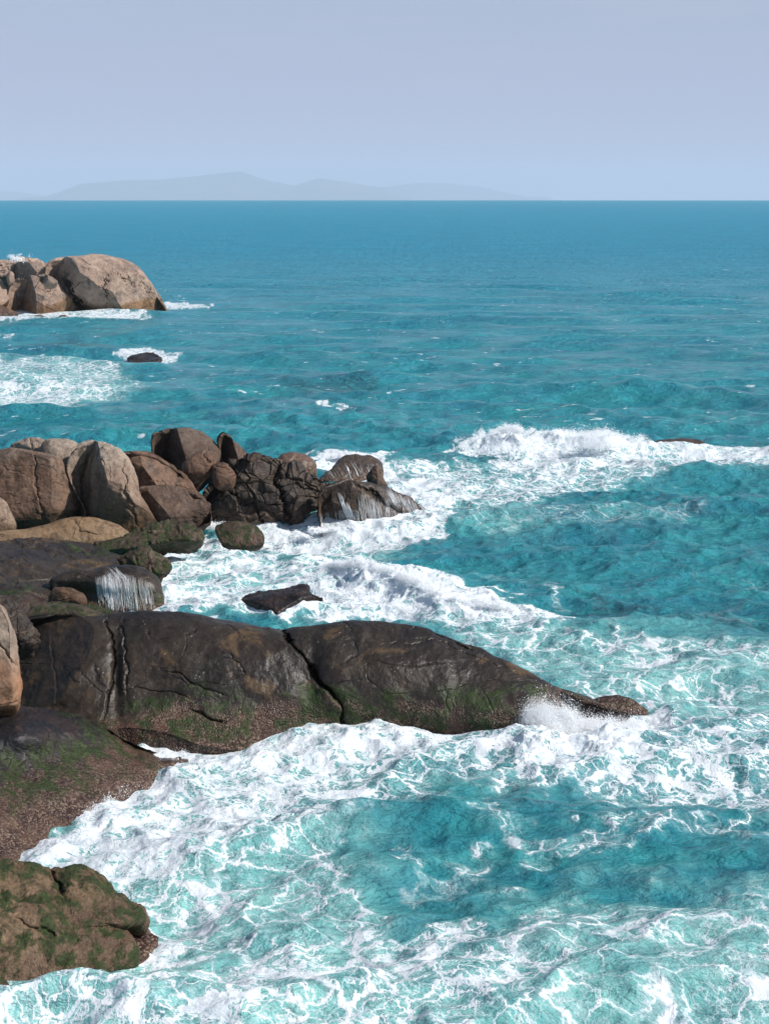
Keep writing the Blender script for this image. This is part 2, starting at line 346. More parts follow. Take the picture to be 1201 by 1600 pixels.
# breaking wave crests: (points px,py,z), front width, back width
RIDGE = [
 ([(480,912,.2),(520,886,.8),(560,880,1.1),(610,895,1.1),(660,915,.95),(710,938,.85),(780,950,.6),(860,972,.2)], 1.5, 3.4),
 ([(690,700,.3),(760,682,1.0),(800,676,1.7),(870,680,1.4),(940,684,1.5),(1000,694,.9),(1100,700,.4),(1240,712,.15)], 1.8, 5.0),
 ([(800,1146,.2),(850,1142,.75),(900,1142,.7),(955,1144,.5),(1020,1144,.1)], 1.3, 1.1),
 ([(-60,1585,.35),(200,1560,.4),(420,1525,.45),(700,1530,.35),(860,1555,.2)], .7, 2.0),
 ([(540,1275,.3),(640,1262,.65),(760,1268,.65),(900,1262,.6),(1060,1262,.35),(1240,1265,.3)], 1.3, 2.0),
 ([(480,1415,.1),(560,1350,.5),(600,1330,.3)], 1.0, 1.2),
 ([(300,655,.2),(400,640,.9),(520,640,1.2),(700,665,.9),(900,672,.3)], 5, 8),
 ([(200,700,.2),(320,675,.7),(520,690,.6)], 4, 5),
 ([(700,1480,.2),(860,1440,.5),(1000,1410,.55),(1150,1420,.4),(1300,1440,.3)], 1.0, 1.8),
 ([(850,1400,.2),(980,1370,.35),(1240,1375,.35)], 1.2, 1.8),
 ([(620,860,.2),(760,850,.45),(940,860,.45),(1240,880,.4)], 2.4, 3.0),
 ([(880,990,.2),(1000,975,.45),(1240,1000,.4)], 1.8, 2.4),
 ([(760,1060,.1),(960,1040,.45),(1240,1050,.4)], 1.3, 2.0),
]
def build_sea():
    Rr = []; r = 4.0
    while r < 30: Rr.append(r); r *= 1.06
    while r < 8000: Rr.append(r); r += max(.045, r * r / (H * 1792) * (.5 if 56 < r < 150 else .92))
    Rr.append(8000.0); Rr = np.array(Rr)
    a0 = np.arctan(np.linspace(-1, 1, 700) * 610 / F)
    out_ = []; a = a0[-1]; st = a0[-1] - a0[-2]
    while a < math.radians(40): st *= 1.05; a += st; out_.append(a)
    for d in range(45, 176, 5): out_.append(math.radians(d))
    out_ = np.array(out_); A = np.concatenate([-out_[::-1], a0, out_, [math.pi]])
    A = np.concatenate([[-math.pi], A])
    R2, A2 = np.meshgrid(Rr, A, indexing='ij'); X = (R2 * np.sin(A2)).ravel(); Y = (R2 * np.cos(A2)).ravel(); R1 = R2.ravel()
    dr = np.gradient(Rr); DR = np.repeat(dr, len(A))
    rs = np.random.RandomState(3); Z = np.zeros(X.shape); ddx = np.zeros(X.shape); ddy = np.zeros(X.shape)
    for k in range(64):
        lam = 0.7 * (26 / 0.7) ** ((k / 63.0)); th = math.radians(262) + rs.normal() * (.85 if lam < 6 else .35)
        amp = .0085 * lam ** .86 * (0.8 + .4 * rs.rand()) * (1.45 if lam < 7 else 1.1); kk = 2 * math.pi / lam; ph = rs.rand() * 6.28
        cx, cy = math.cos(th), math.sin(th)
        wgt = np.clip(lam / (2.2 * DR) - 1, 0, 1); a_ = kk * (X * cx + Y * cy) + ph
        Z += amp * wgt * np.sin(a_); c = amp * wgt * np.cos(a_) * .75; ddx += cx * c; ddy += cy * c
    front = (Y > 20)
    Ys = np.where(front, Y, 20.0)
    px = 600.5 + X / Ys * F; py = EYE + H * F / Ys
    foam = np.zeros(X.shape); milk = np.zeros(X.shape); reef = np.zeros(X.shape)
    vis = np.nonzero(front & (px > -280) & (px < 1480) & (py > 460) & (py < 2000))[0]
    vx, vy = px[vis], py[vis]; W = np.stack([X[vis], Y[vis], np.zeros(len(vis))], 1)
    jn = fbm(W * .22, 4, 5); jn2 = fbm(W * .5, 4, 55)
    sc = 60.0 / np.maximum(Y[vis], 45) ; jn3 = fbm(W * 1.6, 3, 91); jx = vx + (jn * 75 + jn3 * 16) * sc; jy = vy + (jn2 * 36 + jn3 * 8) * sc * np.maximum(sc, .55)
    fo = np.zeros(len(vis)); mi = np.zeros(len(vis)); re = np.zeros(len(vis))
    def field(poly, soft):
        d, _, _ = seg_dist(jx, jy * 2, [(a, b * 2) for a, b in poly + poly[:1]]); ins = inside(jx, jy, poly)
        return sstep(-soft, soft, np.where(ins, d, -d))
    for poly, fd, mk, soft in REG:
        m = field(poly, soft); fo = np.maximum(fo, m * fd); mi = np.maximum(mi, field(poly, soft * 2.2) * mk)
    for poly, soft in REEF: re = np.maximum(re, field(poly, soft) * .6)
    fo *= 1 + .20 * jn2 + .28 * jn
    fo = np.maximum(fo, .30 * sstep(.1, .7, jn) * sstep(560, 760, vy))
    # foam hugging the rocks
    for pts, wd, val in SHORE:
        d, _, _ = seg_dist(jx * .6 + vx * .4, (jy * .4 + vy * .6) * 2, [(a, b * 2) for a, b in pts]); fo = np.maximum(fo, val * sstep(wd * 1.5, wd * .2, d))
    hz = np.zeros(len(vis))
    for pts, wf, wb in RIDGE:
        wp = [P(a, b, z) for a, b, z in pts]; zs = np.array([p[2] for p in wp])
        x0 = min(p[0] for p in wp) - 12; x1 = max(p[0] for p in wp) + 12; y0 = min(p[1] for p in wp) - 14; y1 = max(p[1] for p in wp) + 20
        s = np.nonzero((W[:, 0] > x0) & (W[:, 0] < x1) & (W[:, 1] > y0) & (W[:, 1] < y1))[0]
        if not len(s): continue
        wob = perlin(W[s] * .35, 9) * .5 * wf + perlin(W[s] * 1.1, 4) * .25 * wf
        d, t, side = seg_dist(W[s, 0], W[s, 1] + wob, wp)
        z_ = np.interp(t, np.linspace(0, 1, len(zs)), zs); w_ = np.where(side > 0, wb, wf)
        end = 1 - np.clip(np.where((t <= 0) | (t >= 1), d / wf, 0), 0, 1)
        hz[s] = np.maximum(hz[s], z_ * np.exp(-(d / w_) ** 2) * (.8 + .35 * perlin(W[s] * .5, 31)))
    Z[vis] = Z[vis] * (1 - .5 * np.clip(hz, 0, 1)) + hz
    # tumbled foam relief
    W2 = W.copy(); W2[:, 2] = Z[vis] * 1.5
    rel = fbm(W2 * 1.25, 4, 77, .5, 2)
    fz = sstep(.62, .95, fo)
    Z[vis] += rel * (.035 * sstep(.3, .7, fo) + .10 * fz * (.12 + np.clip(hz, 0, 1)) * np.clip(.22 / DR[vis], .15, 1))
    foam[vis] = np.clip(fo, 0, 1); milk[vis] = np.clip(mi, 0, 1); reef[vis] = np.clip(re, 0, 1)
    X = X + ddx; Y = Y + ddy
    V = np.stack([X, Y, Z], 1)
    o = make_mesh('sea', V, gridfaces(len(Rr), len(A)), M_sea); tag(o, kind='structure')
    for n_, v_ in (('foam', foam), ('milk', milk), ('reef', reef)):
        at = o.data.attributes.new(n_, 'FLOAT', 'POINT'); at.data.foreach_set('value', v_.astype(np.float32))
    return o
SHORE = [([(-60,1340),(0,1330),(60,1325),(115,1302),(160,1242),(200,1232),(250,1192),(300,1165)], 46, 1),
 ([(300,1165),(345,1156),(400,1148),(470,1146),(530,1123),(600,1121),(700,1122),(760,1128),(830,1142)], 40, 1),
 ([(820,1085),(900,1120),(960,1135),(1010,1125)], 40, 1), ([(910,1090),(960,1085),(1012,1105)], 10, .85),
 ([(0,1545),(60,1545),(130,1530),(180,1505),(220,1480),(260,1460)], 20, .92), ([(220,1425),(180,1385),(150,1350)], 10, .7),
 ([(250,870),(262,900),(256,945),(330,952)], 14, .95), ([(360,935),(370,965),(440,975),(505,960),(510,925)], 14, .95),
 ([(300,835),(345,845),(430,830),(560,818),(670,805)], 12, .97), ([(670,805),(690,790),(660,770),(600,750)], 14, .9),
 ([(510,715),(600,720),(612,750)], 8, .9)]
build_sea()

# ---------------------------------------------------------------- rocks
ROCKS = {}
def smooth_poly(pts, n=6):
    p = np.array(pts, float); m = len(p); o = []
    for i in range(m):
        a, b, c, d = p[i - 1], p[i], p[(i + 1) % m], p[(i + 2) % m]
        for k in range(n):
            t = k / n
            cr = .5 * ((2 * b) + (-a + c) * t + (2 * a - 5 * b + 4 * c - d) * t * t + (-a + 3 * b - 3 * c + d) * t ** 3)
            o.append(cr * .7 + (b * (1 - t) + c * t) * .3)
    return np.array(o)
def rock(name, label, outline, plane, tf, tb, mat, namp=.12, nsc=.5, seed=1, p=2.4, q=.55, cracks=(), bulge=(), cuts=0, crag=0,
         cragsc=.8, center=None, res=1.0, cat='rock', group=None, cutd=(.62, .93), tidy=.92, faces=()):
    ol = smooth_poly(outline); lo, hi = ol.min(0), ol.max(0); hs = (hi - lo) / 2
    cc = np.array(center if center else (lo + hi) / 2, float)
    qn = (ol - cc) / hs; n_ = len(qn)
    nx = int(max(36, min(900, hs[0] * 2 * .64 * 1.15 * res))); ny = int(max(36, min(340, hs[1] * 2 * .64 * 1.5 * res)))
    u, v = np.meshgrid(np.linspace(-1, 1, nx), np.linspace(-1, 1, ny))
    dx = u * np.sqrt(1 - v * v / 2); dy = v * np.sqrt(1 - u * u / 2); rho = np.hypot(dx, dy); th = np.arctan2(dy, dx)
    TH = np.linspace(-math.pi, math.pi, 1441); RR = np.zeros(1441)
    cx, cy = np.cos(TH), np.sin(TH)
    for i in range(n_):
        a, b = qn[i], qn[(i + 1) % n_]; e = b - a; den = cx * e[1] - cy * e[0]
        with np.errstate(all='ignore'):
            t = (a[0] * e[1] - a[1] * e[0]) / den; s = (a[0] * cy - a[1] * cx) / den
        ok = (t > 0) & (s >= -1e-6) & (s <= 1 + 1e-6) & np.isfinite(t); RR = np.where(ok & (t > RR), t, RR)
    R_ = np.interp(th, TH, RR); ct, st_ = np.cos(th), np.sin(th)
    px = cc[0] + hs[0] * R_ * rho * ct; py = cc[1] + hs[1] * R_ * rho * st_
    # supporting plane
    if len(plane) == 3:
        a, b, c = [P(*k) for k in plane]; nrm = np.cross(b - a, c - a); o0 = a
    else:
        x_, y_, D, n1, n3 = plane; o0 = np.array([(x_ - 600.5) / F * D, D, H - (y_ - EYE) / F * D]); nrm = np.array([n1, -1.0, n3])
    nrm = nrm / np.linalg.norm(nrm)
    if nrm[1] > 0: nrm = -nrm
    eye = np.array([0, 0, H]); ray = np.stack([(px - 600.5) / F, np.ones_like(px), -(py - EYE) / F], -1); rl = np.linalg.norm(ray, axis=-1, keepdims=True); ray = ray / rl
    t = ((o0 - eye) @ nrm) / (ray @ nrm)
    prof = np.clip(1 - rho ** p, 0, 1) ** q
    fr = tf * prof
    sil = sstep(1.0, .82, rho)
    for bx, by, rx, ry, am in bulge: fr = fr + am * np.exp(-((px - bx) / rx) ** 2 - ((py - by) / ry) ** 2) * sil
    Vf = eye + ray * (t - fr)[..., None]
    back = np.array([0, .8, -.6]); Vb = eye + ray * t[..., None] + back * (tb * np.clip(1 - rho ** 3, 0, 1) ** .6)[..., None]
    cen = Vf.reshape(-1, 3).mean(0) + np.array([0, tb * .3, -tb * .2])
    # flat facets, cut only on the seen side
    if cuts:
        rs = np.random.RandomState(seed + 100); Q = Vf.reshape(-1, 3); sw = sil.ravel()[:, None]; c0 = Q.mean(0)
        for k in range(cuts):
            nn = rs.normal(size=3); nn[1] = -abs(nn[1]); nn /= np.linalg.norm(nn); nn = nn * .84 + np.array([0, -.48, .14]); nn /= np.linalg.norm(nn); pr = (Q - c0) @ nn
            d = np.quantile(pr, rs.uniform(*cutd)); ex = np.maximum(pr - d, 0) * tidy; rr_ = ray.reshape(-1, 3)
            Q = Q + rr_ * (ex / np.clip(-(rr_ @ nn), .3, None))[:, None]
        Vf = Q.reshape(Vf.shape)
    for fx, fy, fz_, fq in faces:
        nn = np.array([fx, fy, fz_]) / math.sqrt(fx * fx + fy * fy + fz_ * fz_); Q = Vf.reshape(-1, 3); pr = (Q - Q.mean(0)) @ nn
        ex = np.maximum(pr - np.quantile(pr, fq), 0); rr_ = ray.reshape(-1, 3); mv = np.clip(-(rr_ @ nn), .3, None)
        Vf = (Q + rr_ * (ex / mv * .96)[:, None]).reshape(Vf.shape)
    V = np.concatenate([Vf.reshape(-1, 3), Vb.reshape(-1, 3)]); n0 = nx * ny
    Ff = gridfaces(ny, nx); Fb = gridfaces(ny, nx)[:, ::-1] + n0
    idx = np.arange(2 * n0); bd = np.zeros((ny, nx), bool); bd[0] = bd[-1] = True; bd[:, 0] = bd[:, -1] = True
    bi = np.nonzero(bd.ravel())[0]; idx[bi + n0] = bi; Fb = idx[Fb]; Fc = np.concatenate([Ff, Fb])
    def normals(V):
        fn = np.cross(V[Fc[:, 2]] - V[Fc[:, 0]], V[Fc[:, 3]] - V[Fc[:, 1]]); vn = np.zeros_like(V)
        for k in range(4):
            for ax in range(3): vn[:, ax] += np.bincount(Fc[:, k], fn[:, ax], len(V))
        return vn / (np.linalg.norm(vn, axis=1)[:, None] + 1e-12)
    vn = normals(V); sgn = np.sign(np.sum(vn[:n0] * -ray.reshape(-1, 3), 1).mean()); vn = vn * sgn
    if sgn < 0: Fc = Fc[:, ::-1]
    disp = namp * fbm(V * nsc, 3, seed) + namp * .30 * fbm(V * nsc * 4, 4, seed + 9, .55) + namp * .12 * fbm(V * (nsc * 1.4, nsc * 1.4, nsc * 3), 3, seed + 50, .5, 1) - namp * .07
    if crag:
        w = V + .13 / cragsc * np.stack([fbm(V * cragsc, 3, seed + k) for k in (1, 2, 3)], 1)
        f1, f2, idv = worley(w * (cragsc, cragsc, cragsc * 1.5), seed)
        disp = disp + crag * (idv - .5) * sstep(0, .12, f2 - f1) - crag * .35 * sstep(.07, 0, f2 - f1)
        f1, f2, idv = worley(w * cragsc * 2.7, seed + 5); disp = disp + crag * .30 * (idv - .5) - crag * .15 * sstep(.08, 0, f2 - f1)
    V = V + vn * disp[:, None]
    if cracks:
        rp = V[:n0]; qx = px.ravel(); qy = py.ravel(); jit = fbm(rp * 1.3, 4, 3) * 6.5
        for pts, wd, dep in cracks:
            d, tt, side = seg_dist(qx + jit, qy - jit * .7, pts); taper = np.clip(np.minimum(tt, 1 - tt) * 6, .25, 1)
            g = np.exp(-(d / wd) ** 2) * taper * dep * (.55 if wd < 2 else 1)
            lip = side * np.exp(-(d / (wd * 3.5)) ** 2) * dep * .10
            V[:n0] += ray.reshape(-1, 3) * (g)[:, None] + vn[:n0] * lip[:, None]
    o = make_mesh(name, V, Fc, mat); tag(o, label, cat, group); ROCKS[o.name] = o; return o

exec_rocks = True
G_MID = 'boulders piled on the middle headland'; G_FAR = 'rocks of the far headland'; 
# ---- near ledge
rock('rock_slab', 'long near-black wet slab of the near ledge, split by a thin diagonal crack and tapering right into the surf',
 [(8,990),(40,966),(110,958),(150,960),(200,954),(280,954),(350,965),(425,984),(440,982),(480,977),(540,970),(600,969),(650,976),(700,994),(745,1012),(800,1038),(850,1064),(900,1085),(945,1101),(985,1113),(975,1124),(930,1130),(880,1138),(850,1156),(825,1172),(760,1172),(640,1168),(540,1170),(470,1188),(400,1194),(330,1232),(270,1240),(200,1230),(140,1190),(70,1150),(20,1130),(6,1070),(4,1015)],
 [(320,1172,-.05),(830,1154,-.05),(250,956,4.1)], .75, 6, M_dark, .12, .35, 11, p=5.0, q=.5, res=1.25, cuts=4, cutd=(.88,.98), center=(480,1070),
 cracks=[([(428,984),(448,998),(480,1036),(508,1078),(524,1100)], 3.2, .8), ([(524,1100),(532,1120),(545,1150)], 2.2, .3), ([(168,962),(174,990),(178,1020),(176,1060),(160,1130)], 2.2, .22), ([(190,965),(196,1010),(200,1050),(196,1080)], 1.8, .16),
  ([(250,1048),(290,1060),(340,1085),(350,1088)], 1.6, .14), ([(345,1010),(375,1035),(385,1052),(350,1064)], 1.3, .10), ([(205,1070),(260,1080),(300,1095)], 1.3, .12), ([(295,1108),(330,1122),(352,1128)], 2.0, .22), ([(80,985),(85,1060),(90,1100)], 1.4, .06),
  ([(225,985),(235,1000),(262,998)], 1.5, .1), ([(200,1044),(300,1046),(420,1050)], 1.0, .05), ([(600,985),(680,1000),(760,1035),(850,1075)], 1.6, .08), ([(650,978),(700,998),(745,1018)], 2.4, .25), ([(560,1030),(640,1040),(700,1036)], 1.4, .07), ([(500,1000),(600,1006),(680,1002)], 1.2, .06)],
 bulge=[(115,1010,90,70,.25),(182,1040,10,90,-.25),(330,1030,120,50,.4),(225,1172,70,30,1.5),(300,1180,50,25,.3),(485,1060,20,60,-.25),(620,1040,90,40,.35),(800,1110,40,30,.3),(60,1110,70,16,-.3),(560,1150,150,42,-1.3),(700,1165,90,25,-.6)])
rock('rock', 'small barnacle-covered hump at the seaward tip of the near ledge',
 [(915,1098),(935,1090),(962,1087),(986,1093),(1004,1104),(1012,1116),(960,1124),(915,1118)], [(905,1116,0),(1005,1114,0),(960,1088,.5)], .22, 1.5, M_dark, .07, .8, 31)
rock('rock_slab', 'low maroon slab with a smooth black hump on top, barnacled down to the foam at the left edge',
 [(-160,1100),(-60,1098),(0,1104),(60,1104),(110,1116),(170,1140),(230,1166),(290,1182),(300,1200),(250,1225),(190,1262),(150,1310),(110,1345),(40,1375),(-60,1400),(-180,1400)],
 [(30,1300,-.1),(250,1208,-.1),(20,1108,2.25)], .7, 5, M_low, .14, .45, 41, p=3.2, q=.5, center=(40,1230), res=1.2,
 bulge=[(45,1148,62,28,1.2),(230,1180,60,20,-.4),(150,1240,60,60,.2)], cracks=[([(40,1104),(100,1114),(170,1142),(240,1178),(290,1190)], 8, .9)])
rock('boulder', 'orange-tan boulder cut by the left edge beside the near ledge',
 [(-120,950),(-30,935),(5,948),(22,975),(28,1020),(34,1070),(34,1098),(20,1110),(-40,1112),(-130,1112)], (0,1030,60.5,.5,.15), 1.2, 2.2, M_orange, .14, .5, 43, cuts=9, cracks=[([(-10,990),(15,1020),(30,1050)],2,.15)], faces=[(.2,-1,.3,.5),(-.2,-.5,.8,.8)])
rock('rock', 'dark jagged rock wedged behind the orange boulder at the left edge',
 [(-80,930),(0,932),(30,945),(45,965),(62,985),(55,1005),(20,1010),(-60,1000)], (10,970,64.5,.3,.6), .6, 2, M_crag, .12, .8, 44, crag=.2, cragsc=1.6)
rock('rock', 'low green wet rock in the pool between ledge and waterfall',
 [(30,962),(60,948),(110,944),(145,952),(165,962),(160,985),(60,990),(30,985)], (95,965,71.5,.0,1.2), .4, 1.5, M_moss2, .06, .8, 45)
rock('rock', 'long sunlit brown mossy rock with barnacles at the lower left corner',
 [(-160,1340),(-60,1336),(0,1345),(60,1348),(72,1356),(120,1352),(160,1366),(195,1400),(222,1424),(222,1440),(190,1450),(215,1480),(205,1510),(150,1540),(110,1556),(30,1560),(-60,1580),(-180,1590)],
 [(30,1550,-.1),(190,1500,-.1),(60,1352,1.9)], .8, 3.5, M_moss, .16, .7, 47, p=3, q=.5, crag=.07, cragsc=.6, res=1.3, center=(30,1455),
 bulge=[(90,1385,14,40,-.25),(150,1380,50,24,.25),(60,1450,60,50,.25)], cracks=[([(72,1358),(85,1380),(100,1400)],4,.25),([(20,1430),(60,1450),(90,1470)],2.5,.1)])
rock('rock', 'small dark green rock in the very corner at lower left',
 [(-60,1520),(-10,1522),(12,1535),(22,1556),(15,1572),(-20,1590),(-60,1590)], (-15,1552,43.9,.2,.5), .4, .8, M_moss2, .06, 1.2, 48)
rock('rock', 'low washed purple-brown shelf with foam running over it beside the mossy rock',
 [(150,1436),(190,1430),(225,1444),(246,1466),(240,1490),(205,1512),(150,1520),(120,1480)], [(190,1512,-.3),(240,1478,-.35),(180,1432,-.02)], .2, 1, M_wash, .07, 1.2, 49, crag=.05, cragsc=1.6)
# ---- ledge with the waterfall
rock('rock_ledge', 'broad black wet ledge with blue sheen left of the waterfall',
 [(-200,840),(-80,838),(40,842),(130,846),(190,868),(240,890),(250,905),(150,908),(90,930),(60,960),(0,965),(-200,975)],
 [(0,955,.9),(90,930,.9),(60,845,2.2)], .5, 4, M_dark, .16, .5, 51, p=3, q=.5, crag=.14, cragsc=.45, center=(20,905))
rock('rock_ledge', 'dark rounded ledge with green top that the small waterfall runs over',
 [(80,905),(120,890),(180,884),(225,886),(245,900),(256,925),(255,950),(235,962),(170,965),(110,960),(84,925)],
 (175,920,86,.1,.55), .8, 3, M_dark, .12, .6, 52, p=3.2, q=.45, bulge=[(110,930,40,16,-1.0),(200,915,50,16,.3)], center=(175,925))
rock('rock', 'small brown boulder lying in the hollow left of the waterfall',
 [(76,935),(85,920),(110,918),(132,928),(133,945),(80,948)], (104,933,81.5,0,.3), .4, .6, M_boul, .06, 1, 53)
rock('rock', 'flat dark stone at the foot of the hollow by the pool',
 [(50,946),(80,940),(130,944),(170,952),(180,962),(110,962),(52,956)], (115,952,79.5,0,.9), .25, .8, M_moss2, .05, 1, 54)
rock('rock', 'jagged dark rock with green seaward end above the waterfall ledge',
 [(182,872),(205,858),(228,853),(240,862),(268,880),(262,892),(248,905),(215,900),(190,888)], (225,880,90,.2,.5), .5, 1.2, M_moss2, .12, .9, 55, crag=.15, cragsc=1.2)
rock('rock', 'ragged black rock islet awash in foam behind the near ledge',
 [(366,945),(385,930),(410,922),(440,918),(480,914),(488,928),(503,935),(505,955),(490,975),(430,985),(380,975)], [(380,972,0),(500,972,0),(450,918,1.1)], .9, 1.5, M_black, .08, .9, 56, crag=.06, cragsc=1.0, cuts=6)
rock('rock_slab', 'smooth ochre slab lying under the brown boulders',
 [(-60,835),(0,830),(60,822),(110,808),(150,808),(185,820),(208,838),(190,852),(120,856),(0,852),(-60,850)], (100,834,97,.2,.8), .6, 2.5, M_slab, .08, .6, 57, center=(100,834), cracks=[([(105,812),(130,830),(160,838)],2,.12)])
rock('rock_ledge', 'low green weedy ledge reaching into the foam beside the ochre slab',
 [(150,848),(190,836),(230,820),(270,812),(300,818),(318,830),(316,845),(270,846),(215,856),(160,862)], (240,838,96,.2,1.4), .25, 2, M_moss2, .12, .9, 58, p=5, crag=.16, cragsc=1.3, center=(240,838))
rock('rock', 'washed rock with a bright green mossy cap below the craggy point',
 [(335,824),(350,815),(382,814),(400,821),(412,838),(408,852),(370,856),(345,848)], (375,836,103,.1,1.0), .4, 1.5, M_moss2, .1, .9, 59)
# ---- middle headland boulders
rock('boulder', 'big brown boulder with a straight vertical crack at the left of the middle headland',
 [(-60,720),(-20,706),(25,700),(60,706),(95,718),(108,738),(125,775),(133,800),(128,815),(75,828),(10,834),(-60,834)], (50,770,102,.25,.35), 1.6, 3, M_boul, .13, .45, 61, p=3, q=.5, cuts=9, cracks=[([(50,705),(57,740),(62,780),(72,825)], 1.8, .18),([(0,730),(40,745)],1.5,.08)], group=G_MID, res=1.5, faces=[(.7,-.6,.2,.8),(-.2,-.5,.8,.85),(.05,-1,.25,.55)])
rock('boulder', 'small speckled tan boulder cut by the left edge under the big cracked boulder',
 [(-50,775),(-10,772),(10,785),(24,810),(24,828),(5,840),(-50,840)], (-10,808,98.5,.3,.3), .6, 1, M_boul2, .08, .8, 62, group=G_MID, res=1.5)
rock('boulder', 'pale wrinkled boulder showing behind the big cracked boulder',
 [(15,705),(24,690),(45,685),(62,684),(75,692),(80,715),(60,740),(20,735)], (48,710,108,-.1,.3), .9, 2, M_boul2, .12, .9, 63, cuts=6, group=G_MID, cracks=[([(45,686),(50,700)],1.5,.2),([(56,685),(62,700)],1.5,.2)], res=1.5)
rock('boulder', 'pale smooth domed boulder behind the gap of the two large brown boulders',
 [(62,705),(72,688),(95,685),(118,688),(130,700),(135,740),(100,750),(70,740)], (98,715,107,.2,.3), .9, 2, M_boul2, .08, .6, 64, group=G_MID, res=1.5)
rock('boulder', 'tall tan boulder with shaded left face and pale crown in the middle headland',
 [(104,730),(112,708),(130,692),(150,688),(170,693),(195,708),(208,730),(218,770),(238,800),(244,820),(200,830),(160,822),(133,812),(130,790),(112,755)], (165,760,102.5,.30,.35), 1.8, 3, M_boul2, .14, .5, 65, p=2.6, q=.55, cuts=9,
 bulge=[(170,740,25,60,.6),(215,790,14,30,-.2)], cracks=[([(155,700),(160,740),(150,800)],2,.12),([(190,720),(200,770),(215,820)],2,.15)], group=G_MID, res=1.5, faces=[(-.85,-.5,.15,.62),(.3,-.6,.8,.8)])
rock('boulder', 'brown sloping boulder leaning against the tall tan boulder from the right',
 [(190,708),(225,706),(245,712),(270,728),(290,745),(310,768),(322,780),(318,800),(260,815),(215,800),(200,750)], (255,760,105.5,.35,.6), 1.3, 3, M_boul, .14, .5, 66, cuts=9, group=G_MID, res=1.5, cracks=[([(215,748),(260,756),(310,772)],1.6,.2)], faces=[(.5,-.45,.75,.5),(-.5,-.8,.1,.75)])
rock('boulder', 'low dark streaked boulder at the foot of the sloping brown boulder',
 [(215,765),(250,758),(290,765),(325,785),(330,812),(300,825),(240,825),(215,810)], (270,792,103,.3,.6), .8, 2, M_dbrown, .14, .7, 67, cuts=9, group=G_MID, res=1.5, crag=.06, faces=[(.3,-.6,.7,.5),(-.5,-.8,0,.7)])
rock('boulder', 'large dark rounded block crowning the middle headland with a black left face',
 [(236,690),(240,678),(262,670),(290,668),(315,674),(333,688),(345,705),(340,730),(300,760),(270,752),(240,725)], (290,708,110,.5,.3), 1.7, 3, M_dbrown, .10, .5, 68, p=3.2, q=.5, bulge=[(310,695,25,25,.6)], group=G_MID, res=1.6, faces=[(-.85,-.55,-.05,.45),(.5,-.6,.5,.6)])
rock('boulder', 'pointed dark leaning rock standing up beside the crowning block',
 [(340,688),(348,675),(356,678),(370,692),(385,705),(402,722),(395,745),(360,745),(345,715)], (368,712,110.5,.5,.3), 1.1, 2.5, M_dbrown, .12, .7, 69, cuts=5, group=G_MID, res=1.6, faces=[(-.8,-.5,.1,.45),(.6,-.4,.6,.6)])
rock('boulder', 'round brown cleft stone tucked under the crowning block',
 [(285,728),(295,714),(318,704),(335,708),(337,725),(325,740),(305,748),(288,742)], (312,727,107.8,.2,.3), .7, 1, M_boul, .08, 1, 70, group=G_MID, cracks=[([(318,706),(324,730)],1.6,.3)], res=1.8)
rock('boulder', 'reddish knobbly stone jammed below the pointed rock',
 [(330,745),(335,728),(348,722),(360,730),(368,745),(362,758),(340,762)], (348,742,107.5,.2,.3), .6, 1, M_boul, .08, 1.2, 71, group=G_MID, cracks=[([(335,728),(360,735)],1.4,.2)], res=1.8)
rock('rock', 'black craggy crest of fractured blocks below the pointed rock',
 [(318,770),(330,752),(345,740),(370,715),(400,706),(435,712),(460,720),(490,738),(520,755),(545,770),(560,795),(540,812),(470,820),(400,815),(340,822),(318,812)],
 [(340,824,-.1),(540,815,-.1),(420,712,4.1)], 1.3, 4, M_crag, .12, .5, 72, p=3.2, q=.5, crag=.55, cragsc=.40, cuts=14, cutd=(.72,.97), center=(430,775), group=G_MID, res=1.8,
 cracks=[([(440,715),(430,750),(445,790),(455,812)], 4, .6),([(350,760),(400,800),(420,815)],3,.3)])
rock('rock', 'greenish domed rock behind the black craggy crest',
 [(432,720),(440,710),(460,706),(480,712),(495,728),(490,745),(440,745)], (464,726,112.5,.2,.4), .8, 2, M_outer, .1, .8, 73, group=G_MID, res=1.5)
rock('rock_slab', 'brown slab sloping right into the surf with thin waterfalls down its face',
 [(500,822),(496,795),(500,768),(525,752),(560,750),(600,758),(635,774),(660,792),(675,806),(650,830),(590,848),(530,850),(505,845)],
 [(500,832,-.1),(660,812,-.1),(540,752,2.7)], .8, 4, M_wash, .09, .5, 74, p=3.4, q=.5, crag=.10, cragsc=.55, cuts=10, cutd=(.75,.97), center=(580,800), res=1.6, group=G_MID,
 cracks=[([(560,758),(590,785),(640,808)],4,.4)], bulge=[(530,828,40,12,-.3)])
rock('rock', 'rounded outer rock with waves washing round it beyond the sloping slab',
 [(515,735),(530,718),(550,711),(575,711),(592,720),(600,735),(590,755),(540,765),(500,750)], [(520,752,-.1),(595,748,-.1),(560,712,1.35)], .9, 2.5, M_wash, .16, .6, 75, res=1.5)
rock('rock', 'small pointed dark fin of rock in front of the outer rock',
 [(572,745),(585,727),(592,730),(600,748),(604,760),(580,762)], (588,745,119,.5,.2), .4, .7, M_dbrown, .08, 1, 76, cuts=6, res=1.8)
rock('rock', 'low wave-washed rock back at the right end of the breaking swell',
 [(1015,695),(1040,687),(1070,685),(1095,689),(1115,700),(1100,712),(1030,712)], [(1020,708,-.1),(1110,706,-.1),(1070,686,.75)], .5, 2.5, M_wash, .12, .5, 77, res=1.5)
